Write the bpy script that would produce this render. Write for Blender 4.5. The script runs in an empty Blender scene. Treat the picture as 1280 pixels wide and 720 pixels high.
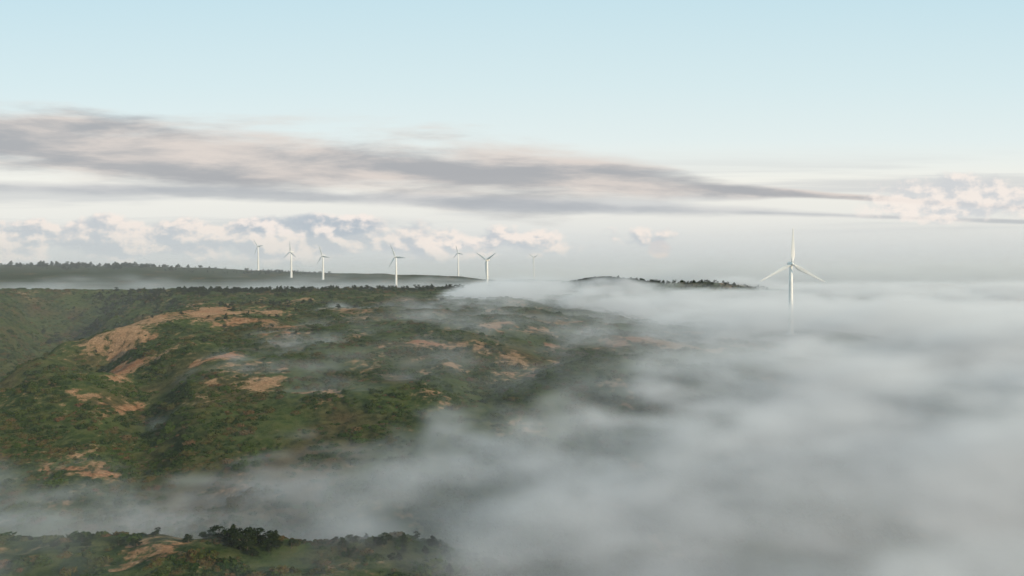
import bpy, math, random, time
import numpy as np
from mathutils import Vector, Matrix
T0=time.time()
scene=bpy.context.scene
rng=np.random.default_rng(7); random.seed(7)
def lin(c): 
    return tuple(((v/255)/12.92 if v/255<=0.04045 else (((v/255)+0.055)/1.055)**2.4) for v in c)+(1.0,)
def link_obj(o): scene.collection.objects.link(o); return o
# ------------------------------------------------------------ numpy noise
TAB=rng.random((256,256))
def vnoise(x,y,seed=0):
    x=x+seed*17.31; y=y+seed*9.77
    xi=np.floor(x).astype(int); yi=np.floor(y).astype(int)
    fx=x-xi; fy=y-yi
    fx=fx*fx*fx*(fx*(fx*6-15)+10); fy=fy*fy*fy*(fy*(fy*6-15)+10)
    a=TAB[xi&255,yi&255]; b=TAB[(xi+1)&255,yi&255]; c=TAB[xi&255,(yi+1)&255]; d=TAB[(xi+1)&255,(yi+1)&255]
    return (a*(1-fx)+b*fx)*(1-fy)+(c*(1-fx)+d*fx)*fy
def fbm(x,y,seed=0,oct=5):
    s=0;a=.5;t=0
    for i in range(oct):
        s=s+a*vnoise(x*2**i,y*2**i,seed+i*3); t+=a; a*=.5
    return s/t
def ss(a,b,x):
    t=np.clip((x-a)/(b-a),0,1); return t*t*(3-2*t)
# ------------------------------------------------------------ terrain
PY=[-3000,-200,60,110,140,200,225,260,300,400,500,700,900,960,1050,1200,1400,1700,1950,2300,3000,6000,16000]
PZ=[-20,  10, 14, 18, 20, 22, 29, 39, 49, 61, 71, 80,87, 88, 76,  68,  76,  110,132, 126, 110, 60,  20]
def ravine(x,y):
    xc=-322-(y-400)*0.44+20*np.sin(y/75)
    spur=1+1.1*(fbm(x/50,y/50,31,3)-.5)
    g=ss(230,400,y)*(1-ss(800,960,y))
    return np.exp(-(np.abs((x-xc)*spur)/66)**2.2)*g
def height(x,y):
    z=np.interp(y,PY,PZ)
    z=(z+np.interp(y-25,PY,PZ)+np.interp(y+25,PY,PZ))/3
    near=1-ss(700,1000,y)
    z=z-near*ss(-40,300,x)*14*ss(150,500,y)
    z=z-ss(250,600,x)*14*near
    z=z+13*np.exp(-(np.abs(x-126)/66)**2.4-((y-965)/45)**2)
    z=z+12*np.exp(-((x-255)/80)**2-((y-945)/50)**2)
    z=z-ss(-900,300,x)*ss(1400,1900,y)*(1-ss(5000,9000,y))*34
    z=z-ss(200,1200,x)*ss(800,1300,y)*(1-ss(5000,9000,y))*30
    z=z+ss(-700,-1200,x)*ss(1500,1900,y)*(1-ss(2400,4000,y))*8
    kx=np.exp(-(np.maximum(0,np.abs(x+82)-52)/30)**2)
    ky=np.exp(-(np.maximum(0,np.abs(y-145)-12)/24)**2)
    z=z+20.3*kx*ky*(1+.25*(fbm(x/30,y/30,19,3)-.5))
    z=z+9*np.exp(-((x+225)/70)**2-((y-500)/150)**2)
    z=z-50*ravine(x,y)
    for (x0,k,dp,wd,ya,yb,sd) in ((-165,-.62,11,17,215,430,4),(-20,.35,7,22,260,520,8)):
        xc2=x0+(y-300)*k+34*(fbm(x/80,y/80,sd,2)-.5)
        z=z-dp*np.exp(-((x-xc2)/wd)**2)*ss(ya,ya+60,y)*(1-ss(yb-90,yb,y))
    z=z+(fbm(x/150,y/150,1,4)-.5)*14*ss(200,420,y)*(1-.65*ss(600,850,y))
    z=z+(fbm(x/38,y/38,9,4)-.5)*8*(1-.7*ss(600,850,y))
    z=z+(fbm(x/9,y/9,12,3)-.5)*2.0*(1-ss(700,1200,y))
    z=z+(fbm(x/400,y/400,15,4)-.5)*22*ss(1300,1700,y)
    return z
PATCH=[(-245,515,48,80,1.),(-262,560,40,30,.8),(-205,362,22,20,.92),(-188,352,12,10,.9),(-150,358,9,14,.95),(-86,312,16,8,.95),(-46,395,22,9,.95),
 (-35,355,15,7,.9),(25,420,20,11,.9),(-134,430,15,13,.9),(-159,250,10,6,.8),(-110,140,12,8,.8),(-80,150,9,5,.6),(70,440,20,11,.9),(5,350,14,7,.8),(-300,660,45,16,.6),
 (120,420,20,12,.85),(-225,420,20,16,.8),(-5,470,18,9,.85),(-60,470,14,8,.8),(300,960,60,25,.7),(-178,300,8,8,.7),(60,300,14,8,.6),(150,500,20,10,.8),(60,520,18,10,.8),(-120,330,9,7,.8)]
def soilmask(x,y):
    wx=x+(fbm(x/18,y/18,41,4)-.5)*60; wy=y+(fbm(x/18,y/18,47,4)-.5)*64
    m=np.zeros_like(x)
    for cx,cy,rx,ry,a in PATCH:
        m=np.maximum(m,a*np.exp(-((wx-cx)/rx)**2-((wy-cy)/ry)**2))
    n=fbm(x/20,y/28,51,5)
    m=m*.86+ (n-.5)*1.4 + ss(.54,.68,fbm(x/60,y/60,77,4))*.2*ss(320,380,y)*ss(-280,-220,x)
    m=m-.13*(1-ss(290,350,y))*ss(165,200,y)*(1-ss(-110,-60,x))
    return m-.6*ravine(x,y)
def axis(lim0,lim1,core0,core1,step,growth):
    a=list(np.arange(core0,core1+step*.5,step)); s=step
    while a[-1]<lim1: s*=growth; a.append(a[-1]+s)
    s=step; b=[core0]
    while b[-1]>lim0: s*=growth; b.append(b[-1]-s)
    return np.array(b[:0:-1]+a)
xs=axis(-14000,14000,-420,260,1.9,1.035)
ys=[100.]; s=1.1
while ys[-1]<16000:
    s=1.1+max(0,(ys[-1]-200))*0.0035; ys.append(ys[-1]+s)
pre=[100.]; s=1.5
while pre[-1]>-2500: s*=1.12; pre.append(pre[-1]-s)
ys=np.array(pre[:0:-1]+ys)
X,Y=np.meshgrid(xs,ys); nx,ny=len(xs),len(ys)
Z=height(X,Y); S=soilmask(X,Y)
def grid_mesh(name,X,Y,Z):
    ny,nx=X.shape
    me=bpy.data.meshes.new(name)
    co=np.stack([X,Y,Z],-1).reshape(-1,3).astype(np.float32)
    i=np.arange(nx*ny).reshape(ny,nx)
    f=np.stack([i[:-1,:-1],i[:-1,1:],i[1:,1:],i[1:,:-1]],-1).reshape(-1,4)
    me.vertices.add(len(co)); me.vertices.foreach_set('co',co.ravel())
    me.loops.add(f.size); me.loops.foreach_set('vertex_index',f.ravel().astype(np.int32))
    me.polygons.add(len(f)); me.polygons.foreach_set('loop_start',(np.arange(len(f))*4).astype(np.int32))
    me.update(); me.polygons.foreach_set('use_smooth',np.ones(len(f),bool)); me.validate()
    return me
me=grid_mesh('ground',X,Y,Z)
ground=link_obj(bpy.data.objects.new('ground',me))
at=me.attributes.new('soil','FLOAT','POINT'); at.data.foreach_set('value',S.ravel().astype(np.float32))
# ---- fog layout (world space): top altitude and amount per ground point
top=57+np.where(X<0,.165,.14)*X+0.045*np.clip(Y-300,-200,500)
top=np.clip(top,37.5,90)+(fbm(X/55,Y/50,61,4)-.5)*19
m2=ss(-190,0,X)*ss(430,600,Y)
top2=Z+5+11*m2+(fbm(X/90,Y/50,66,4)-.5)*20*m2
top=np.where(m2>0,np.maximum(top*(1-m2)+np.minimum(top,top2+4)*m2,top2*m2+top*(1-m2)),top)
top=top-17*np.exp(-(np.abs(X-185)/135)**3-((Y-955)/60)**2)
rr_=ss(290,480,X)*ss(560,800,Y)
top=top*(1-rr_)+rr_*(97+(fbm(X/90,Y/70,64,4)-.5)*16)
# deeper bank rolling around the near turbine
tb=np.exp(-(np.abs(X-205)/75)**2.5-(np.abs(Y-480)/65)**2.5)
top=top*(1-tb)+tb*np.maximum(top,87)
farv=ss(1015,1100,Y)
top=top*(1-farv)+farv*(103+(fbm(X/170,Y/120,68,5)-.5)*62+ss(0,500,X)*22)
amt=np.clip(.8+2.6*(fbm(X/70,Y/42,71,4)-.45),.3,1.6)
amt=np.maximum(amt,.95*ss(185,205,Y)*(1-ss(230,290,Y)))
amt=np.maximum(amt,1.1*tb)
knoll=(1-ss(160,190,Y))*(1-ss(-70,0,X))
amt=amt*(1-knoll)+knoll*.34*ss(.42,.6,fbm(X/25,Y/18,91,3))
top=top*(1-knoll)+knoll*(Z+9)
amt=amt*(1-farv)+farv*(.15+.6*ss(.35,.65,fbm(X/150,Y/90,93,4))+.7*ss(-500,300,X))
amt=amt*(1-.95*(1-ss(-330,-215,X))*(1-farv)*ss(250,300,Y))
veil=ss(-170,-70,X)*ss(285,330,Y)*(1-ss(540,640,Y))*(1-ss(140,240,X))*(1-tb)
amt=amt*(1-.74*veil)
top=np.maximum(top,np.where(veil>.01,Z+17*veil*fbm(X/45,Y/36,73,3),-99))
fd=np.stack([top,amt,Z],-1).reshape(-1,3).astype(np.float32)
at=me.attributes.new('fogdat','FLOAT_VECTOR','POINT'); at.data.foreach_set('vector',fd.ravel())
# ------------------------------------------------------------ node helpers
class N:
    def __init__(s,tree): s.t=tree
    def new(s,typ,**kw):
        n=s.t.nodes.new(typ)
        for k,v in kw.items(): setattr(n,k,v)
        return n
    def set(s,sock,v):
        if isinstance(v,bpy.types.NodeSocket): s.t.links.new(v,sock)
        elif v is not None: sock.default_value=v
    def m(s,op,a,b=None,c=None,clamp=False):
        n=s.new('ShaderNodeMath',operation=op,use_clamp=clamp)
        s.set(n.inputs[0],a); 
        if b is not None: s.set(n.inputs[1],b)
        if c is not None: s.set(n.inputs[2],c)
        return n.outputs[0]
    def vm(s,op,a,b=None):
        n=s.new('ShaderNodeVectorMath',operation=op); s.set(n.inputs[0],a)
        if b is not None: s.set(n.inputs[1],b)
        return n.outputs[0]
    def mr(s,v,a,b,c=0.,d=1.,smooth=True):
        if a>b: a,b,c,d=b,a,d,c
        n=s.new('ShaderNodeMapRange'); n.interpolation_type='SMOOTHSTEP' if smooth else 'LINEAR'
        for i,k in enumerate((v,a,b,c,d)): s.set(n.inputs[i],k)
        return n.outputs[0]
    def comb(s,x,y,z):
        n=s.new('ShaderNodeCombineXYZ'); s.set(n.inputs[0],x); s.set(n.inputs[1],y); s.set(n.inputs[2],z); return n.outputs[0]
    def noise(s,vec,scale,detail=4,rough=.5,dist=0,lac=2):
        n=s.new('ShaderNodeTexNoise'); s.set(n.inputs['Vector'],vec); n.inputs['Scale'].default_value=scale
        n.inputs['Detail'].default_value=detail; n.inputs['Roughness'].default_value=rough; n.inputs['Distortion'].default_value=dist
        n.inputs['Lacunarity'].default_value=lac
        return n.outputs[0]
    def mix(s,f,a,b,blend='MIX'):
        n=s.new('ShaderNodeMix',data_type='RGBA',blend_type=blend); s.set(n.inputs[0],f); s.set(n.inputs[6],a); s.set(n.inputs[7],b); return n.outputs[2]
    def ramp(s,f,stops):
        n=s.new('ShaderNodeValToRGB'); s.set(n.inputs[0],f); e=n.color_ramp.elements
        e[0].position,e[0].color=stops[0]; e[1].position,e[1].color=stops[1]
        for p,c in stops[2:]:
            k=e.new(p); k.color=c
        return n.outputs[0]
def newmat(name):
    mt=bpy.data.materials.new(name); mt.use_nodes=True; mt.node_tree.nodes.clear()
    n=N(mt.node_tree); out=n.new('ShaderNodeOutputMaterial'); return mt,n,out
# ------------------------------------------------------------ ground material
mt,n,out=newmat('heath_ground')
pos=n.new('ShaderNodeNewGeometry').outputs['Position']
soil=n.new('ShaderNodeAttribute',attribute_name='soil').outputs['Fac']
n1=n.noise(pos,.035,4,.6); n2=n.noise(pos,.25,4,.65); n3=n.noise(pos,1.3,2,.6); n4=n.noise(pos,.012,3,.6)
green=n.mix(n.mr(n1,.38,.62),(.015,.028,.009,1),(.036,.056,.015,1))
green=n.mix(n.mr(n2,.42,.66),green,(.058,.066,.024,1))
green=n.mix(n.mr(n4,.50,.68,0,.6),green,(.085,.050,.026,1))
green=n.mix(n.mr(n2,.5,.3,0,.7),green,(.010,.018,.007,1))
spz=n.new('ShaderNodeSeparateXYZ'); n.set(spz.inputs[0],pos)
green=n.mix(n.mr(spz.outputs[1],1200,1600,0,.75),green,(.014,.023,.010,1))
sc=n.mix(n.mr(n.noise(pos,.02,3,.5),.42,.56),(.26,.155,.09,1),(.22,.080,.038,1))
sc=n.mix(n.mr(n2,.35,.75),sc,(.30,.20,.12,1))
sc=n.mix(n.mr(n3,.42,.6,0,.65),sc,(.085,.06,.03,1))
sm=n.mr(n.m('ADD',soil,n.m('ADD',n.m('MULTIPLY',n.m('SUBTRACT',n2,.5),1.9),n.m('MULTIPLY',n.m('SUBTRACT',n3,.5),.8))),.28,.62)
col=n.mix(sm,green,sc)
b=n.new('ShaderNodeBsdfDiffuse'); n.set(b.inputs['Color'],col); b.inputs['Roughness'].default_value=.8
bp=n.new('ShaderNodeBump'); bp.inputs['Strength'].default_value=.9; bp.inputs['Distance'].default_value=1.6; n.set(bp.inputs['Height'],n2)
n.set(b.inputs['Normal'],bp.outputs[0]); n.set(out.inputs[0],b.outputs[0])
me.materials.append(mt)
# ------------------------------------------------------------ foliage
def foliage_mat(name,c1,c2,c3,c4=None):
    mt,n,out=newmat(name)
    oi=n.new('ShaderNodeObjectInfo').outputs['Random']
    pos=n.new('ShaderNodeNewGeometry').outputs['Position']
    nn=n.noise(pos,.03,3,.6); n5=n.noise(pos,1.2,1,.6)
    c=n.mix(n.mr(n.m('ADD',n.m('MULTIPLY',oi,.5),nn),.55,1.0),c1,c2)
    if c4: c=n.mix(n.mr(n.m('ADD',n.m('MULTIPLY',oi,.35),n.noise(pos,.017,3,.6)),.68,.88,0,.8),c,c4)
    c=n.mix(n.mr(n5,.45,.7,0,.8),c,c3)
    b=n.new('ShaderNodeBsdfDiffuse'); n.set(b.inputs['Color'],c); b.inputs['Roughness'].default_value=.6
    n.set(out.inputs[0],b.outputs[0]); return mt
m_shrub=foliage_mat('shrub_leaves',(.016,.035,.009,1),(.046,.077,.016,1),(.064,.084,.024,1),(.095,.060,.028,1))
m_dry=foliage_mat('dry_shrub_leaves',(.10,.075,.036,1),(.12,.065,.032,1),(.07,.065,.03,1))
m_dark=foliage_mat('tree_leaves',(.010,.018,.008,1),(.02,.03,.012,1),(.03,.042,.018,1))
mt,n,out=newmat('bark'); b=n.new('ShaderNodeBsdfPrincipled')
n.set(b.inputs['Base Color'],n.mix(n.noise(n.new('ShaderNodeTexCoord').outputs['Object'],6,4),(.05,.035,.025,1),(.11,.085,.06,1))); b.inputs['Roughness'].default_value=.9; n.set(out.inputs[0],b.outputs[0]); m_bark=mt
def leaf_mesh(name,lobes,nleaf,size,mat,trunk=None):
    V=[];F=[];MI=[]
    r=np.random.default_rng(sum(map(ord,name)))
    w=np.array([l[3]**2 for l in lobes]); w=w/w.sum()
    for k in range(nleaf):
        l=lobes[r.choice(len(lobes),p=w)]
        d=r.normal(size=3); d/=np.linalg.norm(d); d[2]=abs(d[2])*1.0 if r.random()<.8 else d[2]
        rad=l[3]*(1-.55*r.random()**2.2)*(1+.18*r.normal()*.6)
        p=np.array(l[:3])+d*rad*np.array([1,1,l[4]])
        if p[2]<0: p[2]=abs(p[2])*.3
        a=r.normal(size=3)*.55+d; a/=np.linalg.norm(a)
        t=np.cross(a,r.normal(size=3)); t/=np.linalg.norm(t); bb=np.cross(a,t)
        s=size*(.6+.8*r.random())
        i=len(V)
        for q in ((-1,-.7),(1,-.5),(.8,.9),(-.6,.8)): V.append(p+t*q[0]*s+bb*q[1]*s*.8)
        F.append((i,i+1,i+2,i+3)); MI.append(0)
    if trunk:
        for (p0,p1,r0,r1) in trunk:
            p0=np.array(p0);p1=np.array(p1); ax=p1-p0; ax=ax/np.linalg.norm(ax)
            t=np.cross(ax,[.3,.9,.1]); t/=np.linalg.norm(t); bb=np.cross(ax,t); i=len(V)
            for pp,rr in ((p0,r0),(p1,r1)):
                for q in range(6):
                    an=q/6*2*math.pi; V.append(pp+(t*math.cos(an)+bb*math.sin(an))*rr)
            for q in range(6): F.append((i+q,i+(q+1)%6,i+6+(q+1)%6,i+6+q)); MI.append(1)
    m=bpy.data.meshes.new(name); m.from_pydata([tuple(v) for v in V],[],F); m.materials.append(mat); m.materials.append(m_bark)
    m.polygons.foreach_set('material_index',MI); m.update()
    return bpy.data.objects.new(name,m)
def coll(name,objs):
    c=bpy.data.collections.new(name)
    for o in objs: c.objects.link(o)
    return c
shr=[]
for i in range(5):
    L=[(0,0,.1,.75,.8)]+[(random.uniform(-.6,.6),random.uniform(-.6,.6),random.uniform(0,.3),random.uniform(.3,.55),.9) for _ in range(4)]
    shr.append(leaf_mesh('a_shrub%d'%i,L,240,.15,m_shrub))
for i in range(1):
    L=[(0,0,.0,.7,.7)]+[(random.uniform(-.6,.6),random.uniform(-.6,.6),random.uniform(0,.2),random.uniform(.3,.5),.7) for _ in range(3)]
    shr.append(leaf_mesh('b_dry%d'%i,L,200,.13,m_dry))
c_shr=coll('shrub_kinds',shr)
trees=[]
for i in range(4):
    H=1.0; L=[];TR=[((0,0,-.1),(0.03,0,.55),.05,.03)]
    if i<2:
        for k in range(9):
            h=.2+.72*k/8; rr=.26*(1.12-h)+.05; a=random.uniform(0,6.28); o=rr*.7
            L.append((math.cos(a)*o,math.sin(a)*o,h,rr,1.0)); TR.append(((0,0,h*.8),(math.cos(a)*o,math.sin(a)*o,h),.018,.006))
    else:
        for k in range(9):
            a=random.uniform(0,6.28); o=random.uniform(.05,.38); h=random.uniform(.25,.8)
            L.append((math.cos(a)*o,math.sin(a)*o,h,random.uniform(.13,.26),.75)); TR.append(((0,0,.25),(math.cos(a)*o,math.sin(a)*o,h),.022,.007))
    trees.append(leaf_mesh('c_tree%d'%i,L,900,.035,m_dark,TR))
c_tree=coll('tree_kinds',trees)
def scatter(name,P,scl,rot,idx,col):
    me=bpy.data.meshes.new(name); me.vertices.add(len(P)); me.vertices.foreach_set('co',P.astype(np.float32).ravel())
    a=me.attributes.new('scl','FLOAT_VECTOR','POINT'); a.data.foreach_set('vector',scl.astype(np.float32).ravel())
    a=me.attributes.new('rot','FLOAT_VECTOR','POINT'); a.data.foreach_set('vector',rot.astype(np.float32).ravel())
    a=me.attributes.new('idx','INT','POINT'); a.data.foreach_set('value',idx.astype(np.int32))
    o=link_obj(bpy.data.objects.new(name,me))
    ng=bpy.data.node_groups.new(name+'_gn','GeometryNodeTree')
    ng.interface.new_socket('Geometry',in_out='INPUT',socket_type='NodeSocketGeometry'); ng.interface.new_socket('Geometry',in_out='OUTPUT',socket_type='NodeSocketGeometry')
    g=N(ng); gi=g.new('NodeGroupInput'); go=g.new('NodeGroupOutput')
    ci=g.new('GeometryNodeCollectionInfo'); ci.inputs[0].default_value=col; ci.inputs['Separate Children'].default_value=True; ci.inputs['Reset Children'].default_value=True
    ip=g.new('GeometryNodeInstanceOnPoints'); g.set(ip.inputs['Points'],gi.outputs[0]); g.set(ip.inputs['Instance'],ci.outputs[0]); ip.inputs['Pick Instance'].default_value=True
    def na(nm,t):
        q=g.new('GeometryNodeInputNamedAttribute',data_type=t); q.inputs[0].default_value=nm; return q.outputs[0]
    g.set(ip.inputs['Instance Index'],na('idx','INT')); g.set(ip.inputs['Scale'],na('scl','FLOAT_VECTOR'))
    er=g.new('FunctionNodeEulerToRotation'); g.set(er.inputs[0],na('rot','FLOAT_VECTOR')); g.set(ip.inputs['Rotation'],er.outputs[0])
    g.set(go.inputs[0],ip.outputs[0])
    md=o.modifiers.new('scatter','NODES'); md.node_group=ng
    return o
def cand(nc,x0,x1,y0,y1):
    return rng.uniform(x0,x1,nc),rng.uniform(y0,y1,nc)
px=[];py=[]
for (a,b_,c,d,k) in ((-190,60,95,200,10000),(-320,120,200,400,28000),(-480,180,400,640,30000),(-700,200,640,1000,18000)):
    x,y=cand(k,a,b_,c,d); px.append(x);py.append(y)
x=np.concatenate(px);y=np.concatenate(py)
keep=(soilmask(x,y)+rng.normal(0,.20,len(x))<.40)&(fbm(x/14,y/14,83,4)+rng.normal(0,.05,len(x))>.44)
x=x[keep];y=y[keep]; z=height(x,y)
sc=rng.gamma(3,.36,len(x)).clip(.4,3.4)*(1+ss(400,900,y)*.7)
sc=sc*np.where(soilmask(x,y)>.3,.6,1)
idx=np.where(rng.random(len(x))<.10,5,rng.integers(0,5,len(x)))
scatter('heath_shrubs',np.stack([x,y,z-.15*sc],-1),np.stack([sc*rng.uniform(.8,1.3,len(x)),sc,sc*rng.uniform(.6,1.05,len(x))],-1),np.stack([x*0,x*0,rng.uniform(0,6.28,len(x))],-1),idx,c_shr)
tx=[];ty=[];th=[]
def grove(cx,cy,rx,ry,k,h0,h1):
    tx.append(rng.normal(cx,rx,k)); ty.append(rng.normal(cy,ry,k)); th.append(rng.uniform(h0,h1,k))
def band(x0,x1,yc,wy,k,h0,h1):
    xx=rng.uniform(x0,x1,k); tx.append(xx); ty.append(yc+rng.normal(0,wy,k)+25*np.sin(xx/60)); th.append(rng.uniform(h0,h1,k)*rng.choice([1,.6],k))
band(-560,-30,915,25,420,3,7); band(-520,-250,800,30,60,4,9); grove(-330,850,60,15,60,4,8)
grove(126,955,34,14,420,2.5,7); band(170,340,940,20,260,2,5)
grove(-1180,1900,90,40,90,7,14); grove(-1000,1920,60,30,50,6,11); band(-1700,-500,1930,50,200,4,8); grove(-620,1900,60,30,60,4,8)
grove(-60,158,4,3,8,3.0,5.6); grove(-44,160,20,4,30,1.3,2.8); grove(-15,158,12,5,20,1.2,2.4); grove(-100,158,22,4,20,1.0,2.2)
band(-300,-120,470,60,40,2,4); grove(-200,620,60,40,50,3,5); band(-420,-330,620,60,60,3,6)
x=np.concatenate(tx);y=np.concatenate(ty);h=np.concatenate(th); z=height(x,y)
scatter('heath_trees',np.stack([x,y,z-.05*h],-1),np.stack([h*rng.uniform(.9,1.7,len(x)),h*rng.uniform(.9,1.7,len(x)),h],-1),np.stack([x*0,x*0,rng.uniform(0,6.28,len(x))],-1),rng.integers(0,4,len(x)),c_tree)
# ------------------------------------------------------------ wind turbines
def paint(name,c):
    mt,n,out=newmat(name); b=n.new('ShaderNodeBsdfPrincipled')
    n.set(b.inputs['Base Color'],n.mix(n.mr(n.noise(n.new('ShaderNodeTexCoord').outputs['Object'],.5,4),.4,.7,0,.5),c,tuple(v*.85 for v in c[:3])+(1,)))
    b.inputs['Roughness'].default_value=.4; n.set(out.inputs[0],b.outputs[0]); return mt
m_white=paint('turbine_white_paint',(.76,.76,.74,1)); m_grey=paint('turbine_grey_paint',(.45,.46,.47,1))
def mesh_from(name,V,F,mat,smooth=True):
    m=bpy.data.meshes.new(name); m.from_pydata(V,[],F); m.materials.append(mat); m.update()
    if smooth: m.polygons.foreach_set('use_smooth',[True]*len(F))
    return bpy.data.objects.new(name,m)
def rings(rs,seg=24,axis='z'):
    V=[];F=[]
    for (h,r,o) in rs:
        for k in range(seg):
            a=2*math.pi*k/seg; c,s=math.cos(a)*r,math.sin(a)*r
            V.append((c,s,h) if axis=='z' else (c,h,s+o))
    for i in range(len(rs)-1):
        for k in range(seg): F.append((i*seg+k,i*seg+(k+1)%seg,(i+1)*seg+(k+1)%seg,(i+1)*seg+k))
    F.append(tuple(range(seg-1,-1,-1))); F.append(tuple((len(rs)-1)*seg+k for k in range(seg)))
    return V,F
def blade(name,R,f=1.):
    V=[];F=[];st=[(0.8,.55,.5,0),(2.2,.55,.5,0),(4,.95,.36,18),(6.2,1.12,.27,14),(10,.92,.2,9),(15,.70,.13,5),(20,.48,.085,2),(24,.30,.05,0),(25.6,.16,.03,-1),(26,.04,.015,-1)]
    seg=12
    for (r,ch,th,tw) in st:
        r=r*R/26; tw=math.radians(tw)
        for k in range(seg):
            a=2*math.pi*k/seg; cx=math.cos(a)*ch*f+(ch-.55)*.5*f; cy=math.sin(a)*th*(1 if th>.4 else (.55+.45*math.cos(a)))
            V.append((cx*math.cos(tw)-cy*math.sin(tw),cx*math.sin(tw)+cy*math.cos(tw)-.0012*r*r,r))
    for i in range(len(st)-1):
        for k in range(seg): F.append((i*seg+k,i*seg+(k+1)%seg,(i+1)*seg+(k+1)%seg,(i+1)*seg+k))
    F.append(tuple(range(seg-1,-1,-1))); F.append(tuple((len(st)-1)*seg+k for k in range(seg)))
    return mesh_from(name,V,F,m_white)
def turbine(x,y,hubz,R,yaw,phase,tw=1.0):
    gz=float(height(np.array([x]),np.array([y]))[0]); gz=min(gz,hubz-R*1.8)
    e=link_obj(bpy.data.objects.new('wind_turbine',None)); e.location=(x,y,gz-.5); e.rotation_euler=(0,0,math.radians(yaw))
    H=hubz-gz+.5; k=R/26
    def add(o,loc=(0,0,0),rot=None):
        link_obj(o); o.parent=e; o.location=loc
        if rot: o.rotation_euler=rot
        return o
    rr=[(0,2.1*k*tw,0)]+[(H*t-1.4*k*t,(2.0-.95*t)*k*tw,0) for t in (.02,.25,.26,.5,.51,.75,.76,1)]
    add(mesh_from('tower',*rings(rr,32),m_white))
    add(mesh_from('foundation',*rings([(-.5,4.5*k,0),(.7,4.5*k,0),(.9,4.2*k,0)],32),m_grey))
    ns=[(-2.6,.95,0),(-2.3,1.35,0),(-1,1.6,.05),(2,1.65,.1),(5,1.5,.15),(6.6,1.15,.3),(7.0,.7,.4)]
    V,F=rings([(h*k,r*k,o*k) for h,r,o in ns],20,'y')
    V=[(math.copysign(abs(a)**.8*(1.5*k)**.2,a),b_,c) for a,b_,c in V]
    add(mesh_from('nacelle',V,F,m_white),(0,0,H))
    hb=[(-4.9,.12,0),(-4.6,.6,0),(-4,.98,0),(-3.2,1.2,0),(-2.65,1.15,0)]
    V,F=rings([(h*k,r*k,o) for h,r,o in hb],20,'y'); add(mesh_from('rotor_hub',V,F,m_white),(0,0,H))
    V,F=rings([(0,.05*k,0),(1.6*k,.04*k,0)],6); add(mesh_from('anemometer_mast',V,F,m_grey),(0,5.5*k,H+1.3*k))
    for i in range(3):
        bl=blade('blade_%d'%(i+1),R,1.3*tw)
        add(bl,(0,-3.4*k,H),(0,math.radians(90-(phase+120*i)),0))
    return e
turbine(201.5,500,111.6,26,-8,89)
turbine(-46.6,1300,137.6,27,-35,28,1.3)
turbine(-226,1350,145.3,27,-30,-6,1.3)
turbine(-464,1700,159,28,-30,-10,1.4)
turbine(-558,1750,171,28,-35,-30,1.4)
turbine(-733,2000,197,26,-30,5,1.4)
turbine(-170,2190,186,25,-35,-15,1.5)
turbine(80,2550,183,24,-30,25,1.5)
# ------------------------------------------------------------ fog
def fogmat(name,dens_from_grid,density,color=(.96,.98,1,1),aniso=.2,step=3.,ms=.2,glowcol=(.95,.975,1,1)):
    # single scattering plus added emission: the volume glows in place of multiply scattered light
    mt,n,out=newmat(name)
    if dens_from_grid:
        a=n.new('ShaderNodeAttribute',attribute_name='density').outputs['Fac']; d=n.m('MULTIPLY',a,density)
    else: d=density
    v=n.new('ShaderNodeVolumeScatter'); v.inputs['Color'].default_value=color; n.set(v.inputs['Density'],d); v.inputs['Anisotropy'].default_value=aniso
    e=n.new('ShaderNodeEmission'); e.inputs[0].default_value=glowcol
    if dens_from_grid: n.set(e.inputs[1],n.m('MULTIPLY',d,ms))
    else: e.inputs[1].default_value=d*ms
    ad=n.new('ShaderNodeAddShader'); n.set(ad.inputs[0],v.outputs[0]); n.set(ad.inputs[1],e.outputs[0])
    n.set(out.inputs['Volume'],ad.outputs[0]); mt.cycles.volume_step_rate=step
    return mt
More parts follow.
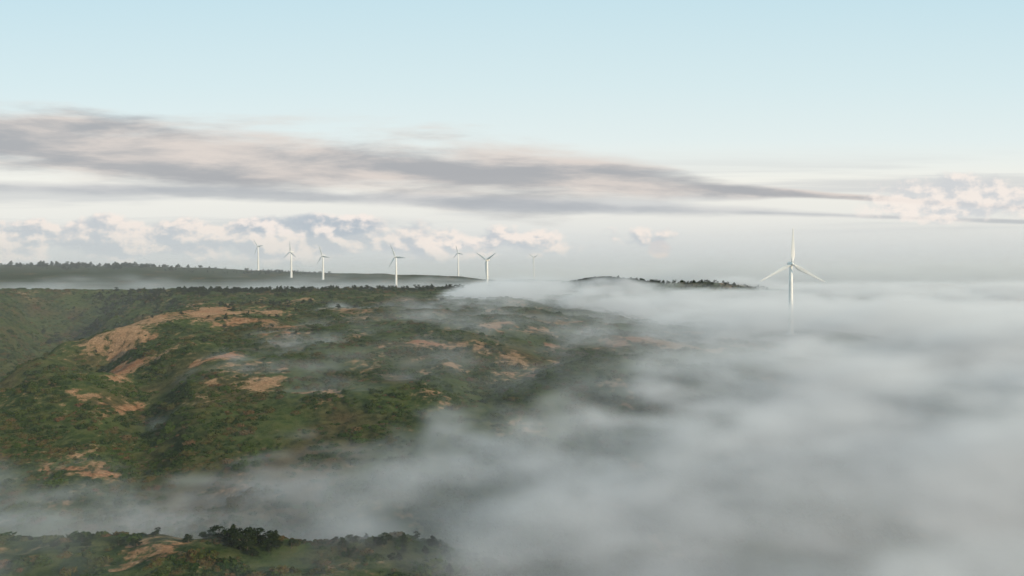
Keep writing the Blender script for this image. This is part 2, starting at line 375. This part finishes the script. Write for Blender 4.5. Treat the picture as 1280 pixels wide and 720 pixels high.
def fogvol(name,mn,mx,res,mat,nscale,erode,soft):
    o=link_obj(bpy.data.objects.new(name,bpy.data.meshes.new(name)))
    ng=bpy.data.node_groups.new(name+'_gn','GeometryNodeTree')
    ng.interface.new_socket('Geometry',in_out='INPUT',socket_type='NodeSocketGeometry'); ng.interface.new_socket('Geometry',in_out='OUTPUT',socket_type='NodeSocketGeometry')
    g=N(ng); gi=g.new('NodeGroupInput'); go=g.new('NodeGroupOutput')
    p=g.new('GeometryNodeInputPosition').outputs[0]
    sp=g.new('ShaderNodeSeparateXYZ'); g.set(sp.inputs[0],p)
    src=g.comb(sp.outputs[0],sp.outputs[1],900.)
    oi=g.new('GeometryNodeObjectInfo'); oi.inputs[0].default_value=ground
    rc=g.new('GeometryNodeRaycast',data_type='FLOAT_VECTOR')
    na=g.new('GeometryNodeInputNamedAttribute',data_type='FLOAT_VECTOR'); na.inputs[0].default_value='fogdat'
    g.set(rc.inputs['Target Geometry'],oi.outputs['Geometry'])
    g.set([i for i in rc.inputs if i.name=='Attribute' and i.enabled][0],na.outputs[0])
    g.set(rc.inputs['Source Position'],src); rc.inputs['Ray Direction'].default_value=(0,0,-1); rc.inputs['Ray Length'].default_value=2000
    dat=[q for q in rc.outputs if q.name=='Attribute' and q.enabled][0]
    sd=g.new('ShaderNodeSeparateXYZ'); g.set(sd.inputs[0],dat)
    q=g.vm('MULTIPLY',p,nscale)
    n1=g.noise(q,1.,6,.58,.9)
    n2=g.noise(g.vm('MULTIPLY',p,tuple(v*3.1 for v in nscale)),1.,5,.55,.5)
    lvl=g.m('ADD',sd.outputs[0],g.m('MULTIPLY',g.m('SUBTRACT',n1,.5),erode))
    d=g.mr(g.m('SUBTRACT',lvl,sp.outputs[2]),0.,soft)
    d=g.m('MULTIPLY',d,sd.outputs[1])
    d=g.m('MULTIPLY',d,g.mr(n1,.36,.62,.07,1.))
    d=g.m('MULTIPLY',d,g.mr(n2,.32,.68,.12,1.55))
    vc=g.new('GeometryNodeVolumeCube'); g.set(vc.inputs['Density'],d); vc.inputs['Min'].default_value=mn; vc.inputs['Max'].default_value=mx
    for i,k in enumerate('XYZ'): vc.inputs['Resolution '+k].default_value=res[i]
    sm=g.new('GeometryNodeSetMaterial'); g.set(sm.inputs[0],vc.outputs[0]); sm.inputs['Material'].default_value=mat
    g.set(go.inputs[0],sm.outputs[0])
    o.data.materials.append(mat)
    md=o.modifiers.new('fog','NODES'); md.node_group=ng
    return o
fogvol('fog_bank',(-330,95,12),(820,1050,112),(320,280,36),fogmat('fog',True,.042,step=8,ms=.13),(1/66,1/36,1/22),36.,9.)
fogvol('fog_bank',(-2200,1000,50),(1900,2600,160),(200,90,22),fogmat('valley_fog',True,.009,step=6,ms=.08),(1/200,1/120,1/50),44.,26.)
foot=[(-13000,7000),(-3000,4200),(-500,2400),(150,1250),(700,800),(9000,800),(13000,15500),(-13000,15500)]
V=[(a,b_,-40) for a,b_ in foot]+[(a,b_,190) for a,b_ in foot]; k=len(foot)
F=[tuple(range(k-1,-1,-1)),tuple(range(k,2*k))]+[(i,(i+1)%k,k+(i+1)%k,k+i) for i in range(k)]
haze=link_obj(mesh_from('horizon_haze',V,F,fogmat('haze',False,1/2200,(.97,.97,1,1),0.1,ms=.06,glowcol=(1,.96,.97,1)),False))
foot=[(-3500,1250),(-100,1250),(-500,2380),(-3500,2380)]
V=[(a,b_,-60) for a,b_ in foot]+[(a,b_,215) for a,b_ in foot]; k=4
F=[(3,2,1,0),(4,5,6,7)]+[(i,(i+1)%k,k+(i+1)%k,k+i) for i in range(k)]
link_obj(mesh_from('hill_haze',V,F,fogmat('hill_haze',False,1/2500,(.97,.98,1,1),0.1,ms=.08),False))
foot=[(-1500,40),(1500,40),(1500,1000),(-1500,1240)]
V=[(a,b_,-60) for a,b_ in foot]+[(a,b_,97) for a,b_ in foot]; k=4
F=[(3,2,1,0),(4,5,6,7)]+[(i,(i+1)%k,k+(i+1)%k,k+i) for i in range(k)]
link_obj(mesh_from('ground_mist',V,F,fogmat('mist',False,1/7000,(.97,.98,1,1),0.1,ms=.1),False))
# ------------------------------------------------------------ sun + sky
sd=Vector((.82,-.57,math.tan(math.radians(16)))).normalized()
sun=bpy.data.lights.new('sun','SUN'); sun.energy=3.6; sun.angle=math.radians(.6); sun.color=(1,.81,.58)
so=link_obj(bpy.data.objects.new('sun',sun)); so.rotation_euler=(-sd).to_track_quat('-Z','Y').to_euler()
w=bpy.data.worlds.new('World'); scene.world=w; w.use_nodes=True; w.node_tree.nodes.clear(); n=N(w.node_tree)
out=n.new('ShaderNodeOutputWorld'); bg=n.new('ShaderNodeBackground'); bg.inputs[1].default_value=.1
sky=n.new('ShaderNodeTexSky'); sky.sky_type='NISHITA'; sky.sun_disc=False; sky.sun_elevation=math.radians(16); sky.sun_rotation=math.atan2(.82,-.57); sky.altitude=1400
tc=n.new('ShaderNodeTexCoord').outputs['Generated']
sp=n.new('ShaderNodeSeparateXYZ'); n.set(sp.inputs[0],tc); dx,dy,dz=sp.outputs
hyp=n.m('SQRT',n.m('ADD',n.m('MULTIPLY',dx,dx),n.m('MULTIPLY',dy,dy)))
den=n.m('MAXIMUM',dy,n.m('MULTIPLY',hyp,.5)); den=n.m('MAXIMUM',den,.02)
u=n.m('DIVIDE',dx,den); v=n.m('DIVIDE',dz,den)
grad=n.ramp(n.mr(v,-.05,.55,0,1,False),[(0,lin((182,186,191))),(1,lin((190,221,232))),(.083,lin((188,193,197))),(.15,lin((213,216,217))),(.233,lin((236,235,229))),(.316,lin((246,244,235))),(.42,lin((231,242,241))),(.55,lin((219,238,241))),(.76,lin((202,230,239)))])
base=n.mix(.95,n.mix(1.,sky.outputs[0],(.1,.1,.1,1),'MULTIPLY'),grad)
nS=n.noise(n.comb(n.m('MULTIPLY',u,.8),n.m('MULTIPLY',v,16.),3.),1.7,5,.55,.3)
envC=n.m('MULTIPLY',n.mr(v,.06,.085),n.mr(v,.13,.20,1,0))
col=n.mix(n.m('MULTIPLY',n.m('MULTIPLY',n.mr(nS,.45,.62),envC),.55),base,lin((194,198,202)))
# stratus deck (two shared noise fields)
vw=n.m('ADD',v,n.m('MULTIPLY',u,.02))
nA=n.noise(n.comb(u,n.m('MULTIPLY',vw,6.5),0.),2.6,7,.57,.15)
nA2=n.noise(n.comb(u,n.m('MULTIPLY',vw,6.),4.),4.6,6,.58,.2)
def deck(col,k0,k1,h0,u0,u1,h1,amp,alpha,dark,light):
    vc=n.m('ADD',k0,n.m('MULTIPLY',u,k1)); hw=n.mr(u,u0,u1,h0,h1)
    rel=n.m('DIVIDE',n.m('SUBTRACT',v,vc),hw)
    a=n.m('ADD',n.m('SUBTRACT',1.,n.m('ABSOLUTE',rel)),n.m('MULTIPLY',n.m('SUBTRACT',nA,.5),amp))
    mA=n.mr(a,-.05,.8)
    cA=n.mix(n.mr(n.m('ADD',nA2,n.m('ADD',n.m('MULTIPLY',rel,.10),n.m('MULTIPLY',a,-.11))),.28,.60),dark,light)
    return n.mix(n.m('MULTIPLY',mA,alpha),col,cA)
col=deck(col,.150,-.062,.063,-.05,.48,.005,2.8,.93,lin((170,172,176)),lin((222,212,205)))
col=deck(col,.110,-.035,.014,.2,.60,.004,2.2,.75,lin((176,181,187)),lin((205,206,207)))
CB=n.noise(n.comb(u,n.m('MULTIPLY',v,1.5),1.),13.,6,.57); CB2=n.noise(n.comb(n.m('ADD',u,.007),n.m('ADD',n.m('MULTIPLY',v,1.5),.013),1.),13.,4,.52)
lit=n.mr(n.m('SUBTRACT',CB,CB2),-.07,.07)
def cumulus(col,cx,cy,rx,ry,amp,light,dark,alpha):
    e=n.m('SUBTRACT',1.,n.m('ADD',n.m('POWER',n.m('ABSOLUTE',n.m('DIVIDE',n.m('SUBTRACT',u,cx),rx)),2.),n.m('POWER',n.m('ABSOLUTE',n.m('DIVIDE',n.m('SUBTRACT',v,cy),ry)),2.)))
    k=n.m('ADD',e,n.m('MULTIPLY',n.m('SUBTRACT',CB,.5),amp))
    msk=n.mr(k,.2,.7); msk=n.m('MULTIPLY',msk,n.mr(v,.0,.05))
    return n.mix(n.m('MULTIPLY',msk,alpha),col,n.mix(lit,dark,light))
col=cumulus(col,-.45,.057,.72,.040,3.2,lin((246,235,226)),lin((194,200,206)),.9)
col=cumulus(col,-.30,.078,.14,.022,2.2,lin((246,236,229)),lin((180,190,200)),.85)
col=cumulus(col,.64,.118,.18,.044,2.2,lin((247,237,229)),lin((208,211,214)),.88)
col=cumulus(col,.214,.044,.022,.016,1.4,lin((244,224,211)),lin((214,210,210)),.85)
col=n.mix(1.,col,(10,10,10,1),'MULTIPLY')
n.set(bg.inputs[0],col); n.set(out.inputs[0],bg.outputs[0])
# ------------------------------------------------------------ camera
cam=bpy.data.cameras.new('camera'); cam.lens=24.33; cam.sensor_width=36; cam.clip_start=.5; cam.clip_end=60000
co=link_obj(bpy.data.objects.new('camera',cam)); co.location=(0,0,100); co.rotation_euler=(math.radians(90-.66),0,0)
scene.camera=co
scene.view_settings.view_transform='Standard'; scene.view_settings.look='None'; scene.view_settings.exposure=0
print('built',time.time()-T0)
